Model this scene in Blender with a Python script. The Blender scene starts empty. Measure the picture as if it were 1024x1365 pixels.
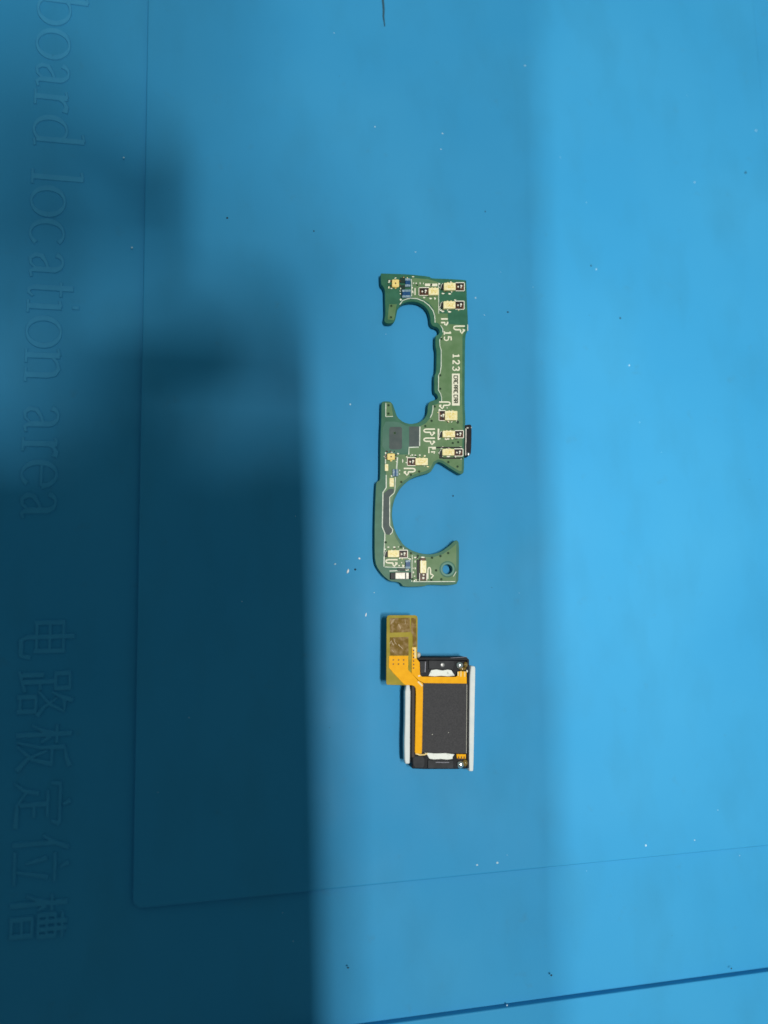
import bpy, bmesh, math, random
from mathutils import Vector, Matrix

random.seed(7)
S = bpy.context.scene
COL = S.collection
MM = 0.001

# ------------------------------------------------------------------ camera
# photo pixels (1024 x 1365); vanishing points of the mat's own straight edges
# give focal length and tilt, the usual size of the parts gives the distance
F, CU, CV, DIST = 993.0, 512.0, 682.5, 0.117
ax = Vector((4869, 10, 993)).normalized()           # mat X in camera (x right, y down, z ahead)
ay = Vector((-186, -8382, 993))
ay = (ay - ax * ay.dot(ax)).normalized()             # mat Y
az = ax.cross(ay).normalized()                       # up from the mat
def cam2world(v):
    v = Vector(v) - Vector((0, 0, DIST))
    return Vector((ax.dot(v), ay.dot(v), az.dot(v)))
def rot(v): return Vector((ax.dot(v), ay.dot(v), az.dot(v)))
CAM = cam2world((0, 0, 0))
CX, CY, CZ = rot(Vector((1, 0, 0))), rot(Vector((0, -1, 0))), rot(Vector((0, 0, -1)))
CAM_M = Matrix(((CX.x, CY.x, CZ.x, CAM.x), (CX.y, CY.y, CZ.y, CAM.y), (CX.z, CY.z, CZ.z, CAM.z), (0, 0, 0, 1)))
def P(u, v, z=0.0):
    """photo pixel -> point on the horizontal plane at height z"""
    d = rot(Vector(((u - CU) / F, (v - CV) / F, 1)))
    return CAM + d * ((z - CAM.z) / d.z)

cd = bpy.data.cameras.new('camera')
cd.sensor_fit = 'VERTICAL'; cd.sensor_height = 24.0; cd.sensor_width = 18.0
cd.lens = 24.0 * F / 1365.0
cd.clip_start = 0.002; cd.clip_end = 20
cd.dof.use_dof = True; cd.dof.focus_distance = 0.1165; cd.dof.aperture_fstop = 7.0
cam = bpy.data.objects.new('camera', cd); COL.objects.link(cam)
cam.matrix_world = CAM_M
S.camera = cam

# ------------------------------------------------------------------ light
W = bpy.data.worlds.new('World'); S.world = W; W.use_nodes = True
W.node_tree.nodes['Background'].inputs[0].default_value = (0.62, 1.0, 1.0, 1)
W.node_tree.nodes['Background'].inputs[1].default_value = 0.20
S.view_settings.view_transform = 'Standard'; S.view_settings.look = 'None'
S.view_settings.exposure = 0.0; S.view_settings.gamma = 1.0

# the phone that took the picture, in camera axes (metres right / up / behind the lens)
PH_R, PH_L, PH_T, PH_B, PH_Z0, PH_Z1 = 0.026, -0.050, 0.030, -0.135, 0.004, 0.012
PH_CORNER = CAM_M @ Vector((PH_R, PH_T, PH_Z0))
def lamp(name, su, sv, dist, sx, sy, power, col, aim=None, spread=180):
    """a small desk lamp head whose light throws the phone's corner onto photo pixel (su, sv)"""
    s = P(su, sv)
    d = (PH_CORNER - s).normalized()
    l = bpy.data.lights.new(name, 'AREA')
    l.shape = 'RECTANGLE'; l.size = sx; l.size_y = sy; l.energy = power; l.color = col
    o = bpy.data.objects.new(name, l); COL.objects.link(o)
    o.location = s + d * dist
    l.spread = math.radians(spread)
    z = (o.location - P(*aim)).normalized() if aim else d
    y = (Vector((0, 1, 0)) - z * z.y).normalized(); x = y.cross(z)
    o.matrix_world = Matrix(((x.x, y.x, z.x, o.location.x), (x.y, y.y, z.y, o.location.y), (x.z, y.z, z.z, o.location.z), (0, 0, 0, 1)))
    return o
lamp('bench_lamp_a', 414, 410, 0.80, 0.022, 0.1035, 3.1, (1.0, 0.97, 0.93))
lamp('bench_lamp_b', 464, 612, 0.82, 0.034, 0.083, 2.45, (1.0, 0.98, 0.95))
lamp('bench_lamp_c', 716, -40, 0.38, 0.008, 0.016, 0.042, (1.0, 0.97, 0.92), (800, 640), 46)

# ------------------------------------------------------------------ materials
MATS = {}
def mat(name, col, rough=0.5, metal=0.0, noise=None, bump=None, spec=0.22, coat=0.0, alpha=None):
    if name in MATS: return MATS[name]
    m = bpy.data.materials.new(name); m.use_nodes = True
    nt = m.node_tree; b = nt.nodes['Principled BSDF']
    b.inputs['Base Color'].default_value = (*col, 1)
    b.inputs['Roughness'].default_value = rough; b.inputs['Metallic'].default_value = metal
    b.inputs['Specular IOR Level'].default_value = spec
    if coat: b.inputs['Coat Weight'].default_value = coat; b.inputs['Coat Roughness'].default_value = 0.15
    tc = nt.nodes.new('ShaderNodeTexCoord')
    g = nt.nodes.new('ShaderNodeNewGeometry')
    if noise:
        sc, col2, lo, hi = noise
        n = nt.nodes.new('ShaderNodeTexNoise'); n.inputs['Scale'].default_value = sc; n.inputs['Detail'].default_value = 5
        r = nt.nodes.new('ShaderNodeMapRange'); r.inputs[1].default_value = lo; r.inputs[2].default_value = hi
        x = nt.nodes.new('ShaderNodeMix'); x.data_type = 'RGBA'
        x.inputs[6].default_value = (*col, 1); x.inputs[7].default_value = (*col2, 1)
        nt.links.new(g.outputs['Position'], n.inputs['Vector'])
        nt.links.new(n.outputs[0], r.inputs[0]); nt.links.new(r.outputs[0], x.inputs[0])
        nt.links.new(x.outputs[2], b.inputs['Base Color'])
    if bump:
        sc, st, dist = bump
        n = nt.nodes.new('ShaderNodeTexNoise'); n.inputs['Scale'].default_value = sc; n.inputs['Detail'].default_value = 3
        bp = nt.nodes.new('ShaderNodeBump'); bp.inputs['Strength'].default_value = st; bp.inputs['Distance'].default_value = dist
        nt.links.new(g.outputs['Position'], n.inputs['Vector'])
        nt.links.new(n.outputs[0], bp.inputs['Height']); nt.links.new(bp.outputs[0], b.inputs['Normal'])
    MATS[name] = m
    return m

def mat_silicone():
    """worn blue silicone: broad handling marks, small smudges, fine grain"""
    m = bpy.data.materials.new('blue_silicone'); m.use_nodes = True
    nt = m.node_tree; b = nt.nodes['Principled BSDF']; L = nt.links.new
    g = nt.nodes.new('ShaderNodeNewGeometry')
    def noise(scale, detail=4, rough=0.5, vec=None):
        n = nt.nodes.new('ShaderNodeTexNoise'); n.inputs['Scale'].default_value = scale
        n.inputs['Detail'].default_value = detail; n.inputs['Roughness'].default_value = rough
        L(vec if vec else g.outputs['Position'], n.inputs['Vector']); return n.outputs[0]
    def rng(s, a, c, d=0.0, e=1.0):
        r = nt.nodes.new('ShaderNodeMapRange'); r.inputs[1].default_value = a; r.inputs[2].default_value = c
        r.inputs[3].default_value = d; r.inputs[4].default_value = e; L(s, r.inputs[0]); return r.outputs[0]
    def mix(f, a, c):
        x = nt.nodes.new('ShaderNodeMix'); x.data_type = 'RGBA'
        for i, v in ((6, a), (7, c)):
            if isinstance(v, tuple): x.inputs[i].default_value = (*v, 1)
            else: L(v, x.inputs[i])
        L(f, x.inputs[0]); return x.outputs[2]
    base = mix(rng(noise(28, 3), 0.3, 0.7), (0.029, 0.268, 0.525), (0.040, 0.297, 0.552))
    mp = nt.nodes.new('ShaderNodeMapping'); mp.inputs['Scale'].default_value = (130, 60, 60); L(g.outputs['Position'], mp.inputs[0])
    n2 = nt.nodes.new('ShaderNodeTexNoise'); n2.inputs['Scale'].default_value = 1; n2.inputs['Detail'].default_value = 6; L(mp.outputs[0], n2.inputs['Vector'])
    smear = mix(rng(n2.outputs[0], 0.48, 0.78, 0, 0.40), base, (0.030, 0.220, 0.390))
    grime = mix(rng(noise(260, 6, 0.65), 0.63, 0.80, 0, 0.30), smear, (0.06, 0.17, 0.24))
    fine = mix(rng(noise(3200, 2), 0.35, 0.75, 0, 0.14), grime, (0.045, 0.31, 0.53))
    L(fine, b.inputs['Base Color'])
    L(rng(noise(70, 5), 0.3, 0.7, 0.50, 0.66), b.inputs['Roughness'])
    b.inputs['Specular IOR Level'].default_value = 0.18
    bp = nt.nodes.new('ShaderNodeBump'); bp.inputs['Strength'].default_value = 0.25; bp.inputs['Distance'].default_value = 0.00003
    L(noise(5200, 2), bp.inputs['Height']); L(bp.outputs[0], b.inputs['Normal'])
    return m
M_MAT = mat_silicone()
M_TXT = mat('chalky_silicone', (0.038, 0.292, 0.540), 0.7, 0, (900, (0.046, 0.318, 0.565), 0.35, 0.7), None, 0.35)
M_MASK = mat('solder_mask_dark', (0.020, 0.115, 0.060), 0.42, 0, (700, (0.032, 0.150, 0.085), 0.35, 0.7), (2500, 0.12, 2e-5), spec=0.25)
M_POUR = mat('solder_mask_over_copper', (0.100, 0.195, 0.078), 0.40, 0, (700, (0.140, 0.235, 0.112), 0.35, 0.7), (2600, 0.15, 2e-5), spec=0.2)
M_TEAL = mat('solder_mask_teal', (0.045, 0.15, 0.10), 0.45, 0, (600, (0.065, 0.17, 0.12), 0.35, 0.7), spec=0.25)
M_GREY = mat('carbon_contact_grey', (0.060, 0.083, 0.082), 0.55, 0, (1200, (0.085, 0.105, 0.10), 0.3, 0.7))
M_SILK = mat('silkscreen_ivory', (0.86, 0.81, 0.64), 0.6, 0, (4000, (0.74, 0.70, 0.54), 0.45, 0.75))
M_TRACE = mat('tinned_trace', (0.52, 0.56, 0.46), 0.45, 0.0, (1800, (0.74, 0.76, 0.66), 0.4, 0.65))
M_LED = mat('cream_resin', (0.86, 0.72, 0.34), 0.4, 0, (3500, (0.95, 0.86, 0.56), 0.42, 0.62))
M_GOLD = mat('yellow_resin', (0.86, 0.60, 0.16), 0.4, 0, (3500, (0.93, 0.75, 0.32), 0.35, 0.7))
M_BROWN = mat('brown_epoxy', (0.045, 0.020, 0.010), 0.35, 0, (4200, (0.17, 0.062, 0.028), 0.44, 0.66))
M_BLACK = mat('part_black', (0.012, 0.013, 0.014), 0.45)
M_BLUE = mat('blue_resistor', (0.012, 0.060, 0.165), 0.3, 0, (4000, (0.02, 0.09, 0.22), 0.35, 0.7))
M_SOLDER = mat('solder', (0.80, 0.80, 0.78), 0.22, 0.9, None, (3500, 0.3, 5e-5))
M_SOLDERP = mat('solder_matt', (0.92, 0.88, 0.74), 0.3, 0.0, None, None, 0.5)
M_TIN = mat('bright_tin', (0.60, 0.565, 0.49), 0.38, 0.15, (420, (0.42, 0.38, 0.32), 0.45, 0.65), (1500, 0.3, 1e-4))
M_VIA = mat('via_dark', (0.012, 0.035, 0.018), 0.5)
M_FLEX = mat('orange_polyimide', (0.90, 0.405, 0.003), 0.42, 0, (1400, (0.97, 0.455, 0.006), 0.35, 0.7), (1600, 0.15, 5e-5), spec=0.06)
M_FLEXL = mat('pale_polyimide', (0.80, 0.55, 0.16), 0.38, 0, (2400, (0.86, 0.66, 0.30), 0.35, 0.7))
M_TAPE = mat('olive_polyimide_tape', (0.270, 0.215, 0.008), 0.34, 0, (500, (0.390, 0.300, 0.030), 0.3, 0.7), (900, 0.2, 8e-5), spec=0.06)
M_BRONZE = mat('bronze_pad', (0.185, 0.110, 0.018), 0.5, 0.0, (1300, (0.340, 0.225, 0.105), 0.45, 0.68), (1400, 0.4, 1e-4), spec=0.06)
M_SCR = mat('scratch_copper', (0.50, 0.38, 0.24), 0.5, 0.0)
M_PLAST = mat('black_plastic', (0.011, 0.012, 0.014), 0.50, 0, (900, (0.020, 0.021, 0.025), 0.35, 0.7), (1800, 0.3, 4e-5), spec=0.12)
M_PLASG = mat('charcoal_plastic', (0.028, 0.029, 0.032), 0.55, 0, (900, (0.045, 0.046, 0.050), 0.35, 0.7), (1800, 0.3, 4e-5), spec=0.15)
M_SHEET = mat('speckled_graphite', (0.056, 0.054, 0.057), 0.8, 0, (5200, (0.078, 0.075, 0.078), 0.38, 0.70), (5000, 0.3, 4e-5), spec=0.1)
M_FOAM = mat('white_foam', (0.70, 0.75, 0.74), 0.75, 0, (700, (0.78, 0.80, 0.77), 0.35, 0.7), (1500, 0.4, 6e-5))
M_LABEL = mat('white_adhesive', (0.86, 0.87, 0.80), 0.6, 0, (1100, (0.40, 0.42, 0.35), 0.58, 0.74), (1800, 0.6, 1e-4))
M_GLUE = mat('amber_flux', (0.20, 0.13, 0.03), 0.2, 0, None, None, coat=0.5)
M_FLAKE = mat('white_flake', (0.85, 0.87, 0.9), 0.35)
M_LINT = mat('dark_lint', (0.02, 0.05, 0.07), 0.8)
M_DUST = mat('pale_dust', (0.42, 0.62, 0.74), 0.8)

# ------------------------------------------------------------------ helpers
def link(name, me, m, parent=None, loc=None):
    o = bpy.data.objects.new(name, me); COL.objects.link(o)
    if m is not None and not me.materials: me.materials.append(m)
    if parent: o.parent = parent
    if loc is not None: o.location = loc
    return o
def empty(name, loc, label, cat, group=None):
    o = bpy.data.objects.new(name, None); COL.objects.link(o); o.location = (0, 0, 0)
    o.empty_display_size = 0.01
    o['label'] = label; o['category'] = cat
    if group: o['group'] = group
    return o
def curve_mesh(loops, z0, z1, bevel=0.0, res=1):
    """filled plate with holes and rounded rims; loops are world-xy point lists"""
    c = bpy.data.curves.new('tmp', 'CURVE'); c.dimensions = '2D'; c.fill_mode = 'BOTH'
    for lp in loops:
        s = c.splines.new('POLY'); s.points.add(len(lp) - 1); s.use_cyclic_u = True
        for p, q in zip(s.points, lp): p.co = (q[0], q[1], 0, 1)
    h = (z1 - z0) / 2
    c.bevel_depth = bevel; c.bevel_resolution = res; c.offset = -bevel
    c.extrude = max(h - bevel, 0)
    o = bpy.data.objects.new('tmp', c); COL.objects.link(o)
    dg = bpy.context.evaluated_depsgraph_get()
    me = bpy.data.meshes.new_from_object(o.evaluated_get(dg))
    me.materials.clear()
    bpy.data.objects.remove(o); bpy.data.curves.remove(c)
    me.transform(Matrix.Translation((0, 0, z0 + h)))
    return me
def smooth_loop(pts, n=2):
    """corner cutting, so traced outlines read as milled curves"""
    for _ in range(n):
        q = []
        for i in range(len(pts)):
            a, b = pts[i], pts[(i + 1) % len(pts)]
            q += [(a[0] * .8 + b[0] * .2, a[1] * .8 + b[1] * .2), (a[0] * .2 + b[0] * .8, a[1] * .2 + b[1] * .8)]
        pts = q
    return pts
def px(pts, z): return [P(u, v, z).xy for u, v in pts]
def plate(name, pts, z0, z1, m, parent, bevel=0.0, holes=(), smooth=0):
    lp = [px(smooth_loop(pts, smooth) if smooth else pts, z1)] + [px(h, z1) for h in holes]
    return link(name, curve_mesh(lp, z0, z1, bevel), m, parent)
def circ(u, v, r, n=24): return [(u + r * math.cos(2 * math.pi * i / n), v + r * math.sin(2 * math.pi * i / n)) for i in range(n)]
def rect(u0, v0, u1, v1): return [(u0, v0), (u1, v0), (u1, v1), (u0, v1)]
def rrect(u0, v0, u1, v1, r, n=5):
    q = []
    for cx, cy, a in ((u1 - r, v1 - r, 0), (u0 + r, v1 - r, 90), (u0 + r, v0 + r, 180), (u1 - r, v0 + r, 270)):
        for i in range(n + 1):
            t = math.radians(a + 90 * i / n); q.append((cx + r * math.cos(t), cy + r * math.sin(t)))
    return q
def ribbon(bm, pts, ws, z0, z1, slope=0.0):
    """raised stroke: flat top of width w with sloping flanks, capped at both ends"""
    n = len(pts); rings = []
    for i in range(n):
        a = pts[max(i - 1, 0)]; b = pts[min(i + 1, n - 1)]
        d = Vector((b[0] - a[0], b[1] - a[1])); d = d.normalized() if d.length > 1e-12 else Vector((1, 0))
        nr = Vector((-d.y, d.x)); p = Vector(pts[i][:2]); w = ws[i] / 2
        e = d * (slope if i == n - 1 else -slope if i == 0 else 0)
        rings.append([bm.verts.new((*(p + e + nr * (w + slope)), z0)), bm.verts.new((*(p + nr * w), z1)),
                      bm.verts.new((*(p - nr * w), z1)), bm.verts.new((*(p + e - nr * (w + slope)), z0))])
    for r, s in zip(rings, rings[1:]):
        for k in range(3): bm.faces.new((r[k], r[k + 1], s[k + 1], s[k]))
    bm.faces.new(rings[0][::-1]); bm.faces.new(rings[-1])
def bm_mesh(bm, name='m', smooth=False):
    bmesh.ops.recalc_face_normals(bm, faces=bm.faces)
    me = bpy.data.meshes.new(name); bm.to_mesh(me); bm.free()
    if smooth:
        for p in me.polygons: p.use_smooth = True
    return me
PXM = DIST / F                                    # metres per photo pixel near the middle
def trace(name, pts, w, z0, z1, m, parent):
    bm = bmesh.new(); q = px(pts, z1)
    ribbon(bm, q, [w * PXM] * len(q), z0, z1)
    return link(name, bm_mesh(bm), m, parent)
def dome(bm, c, rx, ry, h, seg=12, rings=4, jit=0.0):
    prev = None
    for k in range(rings + 1):
        t = k / rings * math.pi / 2
        if k == rings:
            top = bm.verts.new((c[0], c[1], c[2] + h))
            for i in range(seg): bm.faces.new((prev[i], prev[(i + 1) % seg], top))
            break
        ring = []
        for i in range(seg):
            a = 2 * math.pi * i / seg; j = 1 + jit * math.sin(3 * a + k)
            ring.append(bm.verts.new((c[0] + rx * math.cos(t) * math.cos(a) * j, c[1] + ry * math.cos(t) * math.sin(a) * j, c[2] + h * math.sin(t))))
        if prev:
            for i in range(seg): bm.faces.new((prev[i], prev[(i + 1) % seg], ring[(i + 1) % seg], ring[i]))
        else: bm.faces.new(ring[::-1])
        prev = ring
def blob(name, u, v, ru, rv, z, h, m, parent, jit=0.06):
    bm = bmesh.new(); dome(bm, P(u, v, z), ru * PXM, rv * PXM, h, jit=jit)
    return link(name, bm_mesh(bm, smooth=True), m, parent)
def rbox(name, u0, v0, u1, v1, z0, z1, m, parent, bevel=0.03 * MM, r=0.6, ang=0.0):
    pts = rrect(u0, v0, u1, v1, min(r, (u1 - u0) * .45, (v1 - v0) * .45), 3)
    if ang:
        cx, cy = (u0 + u1) / 2, (v0 + v1) / 2; ca, sa = math.cos(ang), math.sin(ang)
        pts = [(cx + (x - cx) * ca - (y - cy) * sa, cy + (x - cx) * sa + (y - cy) * ca) for x, y in pts]
    return plate(name, pts, z0, z1, m, parent, bevel)

# ------------------------------------------------------------------ workbench and mat
ZB = -0.70 * MM                                   # lower level of the mat; its raised panel is z = 0
bm = bmesh.new(); bmesh.ops.create_cube(bm, size=1, matrix=Matrix.Translation((0, 0, -0.024)) @ Matrix.Diagonal((0.9, 0.7, 0.04, 1)))
tb = link('workbench', bm_mesh(bm), mat('pale_laminate', (0.42, 0.42, 0.40), 0.5, 0, (30, (0.36, 0.36, 0.35), 0.3, 0.7))); tb['kind'] = 'structure'
mat_o = empty('repair_mat', (0, 0, 0), 'blue silicone repair mat with raised lettering under the circuit board and the speaker', 'mat')
PL, PB, PR = P(187, 600).x, P(600, 1170).y, P(1019, 160).x
RIMY = P(857, 1316).y
def wrect(x0, y0, x1, y1, r, n=8): return rrect(x0, y0, x1, y1, r, n)
link('base_sheet', curve_mesh([wrect(-0.20, RIMY - 0.030, 0.22, 0.24, 0.008)], -4 * MM, ZB, 0.0004), M_MAT, mat_o)
link('raised_panel', curve_mesh([wrect(PL, PB, PR, 0.20, 1.3 * MM)], ZB - 0.1 * MM, 0, 0.26 * MM, 4), M_MAT, mat_o)
link('raised_rim', curve_mesh([wrect(-0.198, RIMY - 0.0285, 0.218, RIMY, 1.5 * MM)], ZB - 0.1 * MM, ZB + 1.2 * MM, 0.2 * MM, 4), M_MAT, mat_o)

# ---- raised lettering ----
def arc(cu, cv, ru, rv, a0, a1, n=18, thin=0.065, thick=0.17):
    q = []
    for i in range(n + 1):
        t = math.radians(a0 + (a1 - a0) * i / n)
        q.append((cu + ru * math.cos(t), cv + rv * math.sin(t), thin + (thick - thin) * abs(math.cos(t)) ** 1.5))
    return q
def ln(*p, w=0.17): return [(a, b, w) for a, b in p]
ST, HR = 0.17, 0.07
def glyph(c):
    if c == 'o': return [arc(.5, .5, .46, .48, 0, 360, 30)]
    if c == 'b': return [ln((.2, .03), (.2, 1.5)), ln((.0, 1.44), (.2, 1.5), w=HR), arc(.5, .5, .44, .48, 140, -150, 24)]
    if c == 'a': return [arc(.40, .70, .30, .28, 160, 10, 14), ln((.70, .78), (.70, .16)), [(.70, .18, .15), (.80, .06, .1), (.98, .10, HR)],
                         [(.70, .58, HR), (.42, .50, .09), (.18, .38, .14), (.14, .20, .15), (.28, .05, .11), (.48, .07, .08), (.68, .24, HR)]]
    if c == 'r': return [ln((.32, .03), (.32, .97)), ln((.04, .03), (.66, .03), w=HR), ln((.05, .92), (.32, .97), w=HR),
                         [(.34, .68, HR), (.50, .88, .10), (.70, .95, .13), (.92, .90, .17)]]
    if c == 'd': return [ln((.78, .10), (.78, 1.5)), ln((.55, 1.45), (.78, 1.5), w=HR), ln((.78, .04), (1.0, .06), w=HR), arc(.46, .5, .42, .48, 40, 320, 24)]
    if c == 'l': return [ln((.5, .03), (.5, 1.5)), ln((.02, .03), (.98, .03), w=HR), ln((.05, 1.44), (.5, 1.5), w=HR)]
    if c == 'c': return [arc(.52, .5, .46, .48, 45, 320, 24)]
    if c == 't': return [ln((.42, 1.30), (.40, .20)), ln((.04, .95), (.95, .95), w=HR), [(.40, .22, .16), (.52, .05, .12), (.74, .04, .09), (.96, .16, HR)]]
    if c == 'i': return [ln((.5, .03), (.5, .97)), ln((.04, .03), (.96, .03), w=HR), ln((.06, .92), (.5, .97), w=HR), ln((.40, 1.38), (.60, 1.38), w=.19)]
    if c == 'n': return [ln((.2, .03), (.2, .97)), ln((.0, .92), (.2, .97), w=HR), ln((.0, .03), (.42, .03), w=HR), ln((.58, .03), (1., .03), w=HR),
                         [(.2, .72, HR), (.40, .90, .09), (.60, .95, .11), (.76, .84, .15), (.80, .66, ST), (.80, .03, ST)]]
    if c == 'e': return [arc(.5, .5, .44, .48, 8, 318, 26), ln((.10, .56), (.92, .56), w=HR)]
TXT = [('b', -16, 27), ('o', 33, 72), ('a', 77, 111), ('r', 114, 146), ('d', 150, 190), ('l', 222, 242), ('o', 245, 284), ('c', 289, 325), ('a', 332, 367),
       ('t', 372, 393), ('i', 397, 415), ('o', 420, 460), ('n', 463, 507), ('a', 538, 575), ('r', 581, 610), ('e', 613, 650), ('a', 654, 691)]
LX0, LX1 = P(26, 640).x, P(75, 640).x             # baseline and x-height lines
ZL = 0.17 * MM
def letter(strokes, uv, wscale, slope, name):
    bm = bmesh.new()
    for k, s in enumerate(strokes):
        pts = [uv(a, b) for a, b, w in s]
        ribbon(bm, pts, [max(w * wscale - slope * .5, 0.02 * MM) for a, b, w in s], ZB - 0.01 * MM, ZB + ZL + k * 0.002 * MM, slope)
    return link(name, bm_mesh(bm), M_TXT, mat_o)
for c, v0, v1 in TXT:
    y0 = P(50, v0).y; y1 = P(50, v1).y
    letter(glyph(c), lambda a, b: (LX0 + (LX1 - LX0) * b, y0 + (y1 - y0) * a), (LX1 - LX0), 0.10 * MM, 'raised_letter')
H, V = 0.05, 0.085
def hz(*p): return ln(*p, w=H)
def vt(*p): return ln(*p, w=V)
def sw(*p): return [(a, b, V * (1 - .55 * i / max(len(p) - 1, 1))) for i, (a, b) in enumerate(p)]
HAN = [
 (824, 878, [vt((.12, .82), (.12, .27)), hz((.12, .80), (.82, .80)), vt((.82, .83), (.82, .27)), hz((.12, .55), (.82, .55)), hz((.12, .31), (.82, .31)),
             vt((.47, 1.), (.47, .14), (.54, .03), (.92, .03), (.97, .2))]),
 (894, 956, [vt((.08, .95), (.08, .66)), hz((.08, .94), (.40, .94)), vt((.40, .96), (.40, .66)), hz((.08, .68), (.40, .68)), vt((.25, .68), (.25, .08)), hz((.25, .40), (.43, .40)),
             vt((.10, .46), (.10, .06)), hz((.02, .02), (.46, .13)), sw((.68, 1), (.58, .78), (.48, .62)), sw((.62, .85), (.90, .85), (.74, .58), (.46, .38)), sw((.98, .36), (.80, .48), (.60, .72)),
             vt((.57, .34), (.57, 0)), hz((.57, .33), (.88, .33)), vt((.88, .35), (.88, 0)), hz((.57, .05), (.88, .05))]),
 (966, 1028, [hz((.02, .73), (.42, .73)), vt((.23, 1), (.23, 0)), sw((.22, .70), (.14, .46), (.02, .28)), sw((.26, .62), (.40, .45)), sw((.94, .98), (.74, .91), (.52, .88)),
              sw((.52, .88), (.51, .45), (.38, .02)), hz((.52, .65), (.88, .65)), sw((.88, .66), (.76, .30), (.46, .02)), sw((.98, .03), (.74, .22), (.58, .56))]),
 (1042, 1105, [sw((.46, 1), (.54, .87)), sw((.09, .84), (.06, .66)), hz((.08, .82), (.94, .82)), sw((.94, .82), (.86, .67)), hz((.22, .60), (.78, .60)), vt((.50, .60), (.50, .10)),
               hz((.50, .36), (.78, .36)), sw((.27, .44), (.20, .18), (.03, 0)), sw((.98, .04), (.50, .06), (.20, .24))]),
 (1114, 1181, [sw((.30, 1), (.18, .74), (.02, .54)), vt((.18, .74), (.18, 0)), sw((.60, 1), (.68, .86)), hz((.38, .76), (.96, .76)), sw((.48, .62), (.57, .25)), sw((.86, .64), (.72, .08)), hz((.32, .05), (.98, .05))]),
 (1195, 1254, [hz((.0, .73), (.38, .73)), vt((.20, 1), (.20, 0)), sw((.20, .70), (.12, .46), (.0, .28)), sw((.24, .62), (.36, .48)), hz((.42, .92), (1., .92)),
               vt((.46, .80), (.46, .48)), hz((.46, .80), (.95, .80)), vt((.95, .81), (.95, .48)), hz((.46, .65), (.95, .65)), hz((.46, .50), (.95, .50)), vt((.62, 1.), (.62, .5)), vt((.79, 1.), (.79, .5)),
               vt((.52, .40), (.52, 0)), hz((.52, .39), (.90, .39)), vt((.90, .41), (.90, 0)), hz((.52, .21), (.90, .21)), hz((.52, .03), (.90, .03))]),
]
HX0, HX1 = P(18, 1040).x, P(93, 1040).x
for v0, v1, st in HAN:
    y0 = P(55, v0).y; y1 = P(55, v1).y
    letter(st, lambda a, b: (HX0 + (HX1 - HX0) * b, y0 + (y1 - y0) * a), (HX1 - HX0), 0.08 * MM, 'raised_character')

# ------------------------------------------------------------------ circuit board
cb = empty('circuit_board', (0, 0, 0), 'narrow green circuit board with round cutouts and cream components', 'circuit board')
Z0, Z1 = 0.50 * MM, 1.45 * MM
E = 0.012 * MM
OUT = [(508.2, 364.5), (510, 364.5), (544.7, 365.6), (572.8, 368.6), (575, 371), (599.4, 371.9), (620.4, 373.2), (621.8, 374.4), (622.6, 401.6), (624, 428), (623.4, 440.6), (620.5, 447), (619.9, 470), (619.8, 500), (619.4, 537.5), (620.6, 562), (619.4, 570), (619, 600), (618.6, 629),
       (616, 632), (612.4, 631.8), (599.4, 623.8), (590, 617.5), (584.5, 615.6), (580.6, 618.3), (577.5, 623.8), (574.4, 629.2), (568, 631.6), (558.8, 634), (549.4, 637.4), (541, 643.6), (533.4, 651.4), (527.2, 662.5), (523.4, 675), (522.5, 687.5),
       (524.6, 701.6), (529.4, 713.5), (538.4, 727.2), (549.4, 734), (561.9, 738.1), (575.9, 739.2), (588.4, 735.3), (599.4, 727.5), (605.5, 721.3), (609, 719.9), (612, 723.6), (611.9, 752.5), (611, 778.3), (597.8, 780.3), (571, 779.2), (565, 781.8),
       (538, 782.3), (534.5, 777.5), (530.6, 775.8), (519.7, 774.6), (510.3, 766.8), (501.6, 754.5), (499.4, 741.6), (499.5, 693.8), (501.3, 645.5), (502.7, 641.9), (505.6, 640.8), (507, 637.5), (507.2, 597.2), (507.6, 573.8), (508.4, 562.8),
       (508.6, 537), (510.6, 535), (519.7, 535), (523.6, 538.4), (526, 545.6), (530, 556.6), (538.4, 563.2), (547.8, 565.4), (558.8, 563.2), (566.2, 558), (569.9, 550.9), (570.5, 540.4), (572.6, 535.6), (578.6, 533.4), (582.6, 532.4), (584.2, 529.4), (582.6, 525.6), (579, 522.6),
       (579, 500.8), (581.6, 496.5), (582.2, 467.2), (580.6, 462.5), (580.6, 450), (580.8, 447.6), (584.6, 446), (586.4, 442.6), (585.4, 438.6), (582.4, 436), (577, 434.6), (574.2, 430.6), (573.6, 421.9), (571.2, 414.4), (566.6, 408), (558.8, 403.2), (551, 401.8),
       (541.6, 402.5), (534.4, 406), (530, 412.5), (528.3, 420.3), (526.7, 428), (522.8, 431), (515, 431), (512.2, 427.6), (514, 418.8), (513.4, 396.9), (513.2, 386.5), (510.8, 381.5), (508.2, 379.3), (507.5, 366)]
plate('substrate', OUT, Z0, Z1, M_MASK, cb, 0.03 * MM, [circ(596.7, 758.8, 6.5, 32)], 1)
Zp = Z1 + E
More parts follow.
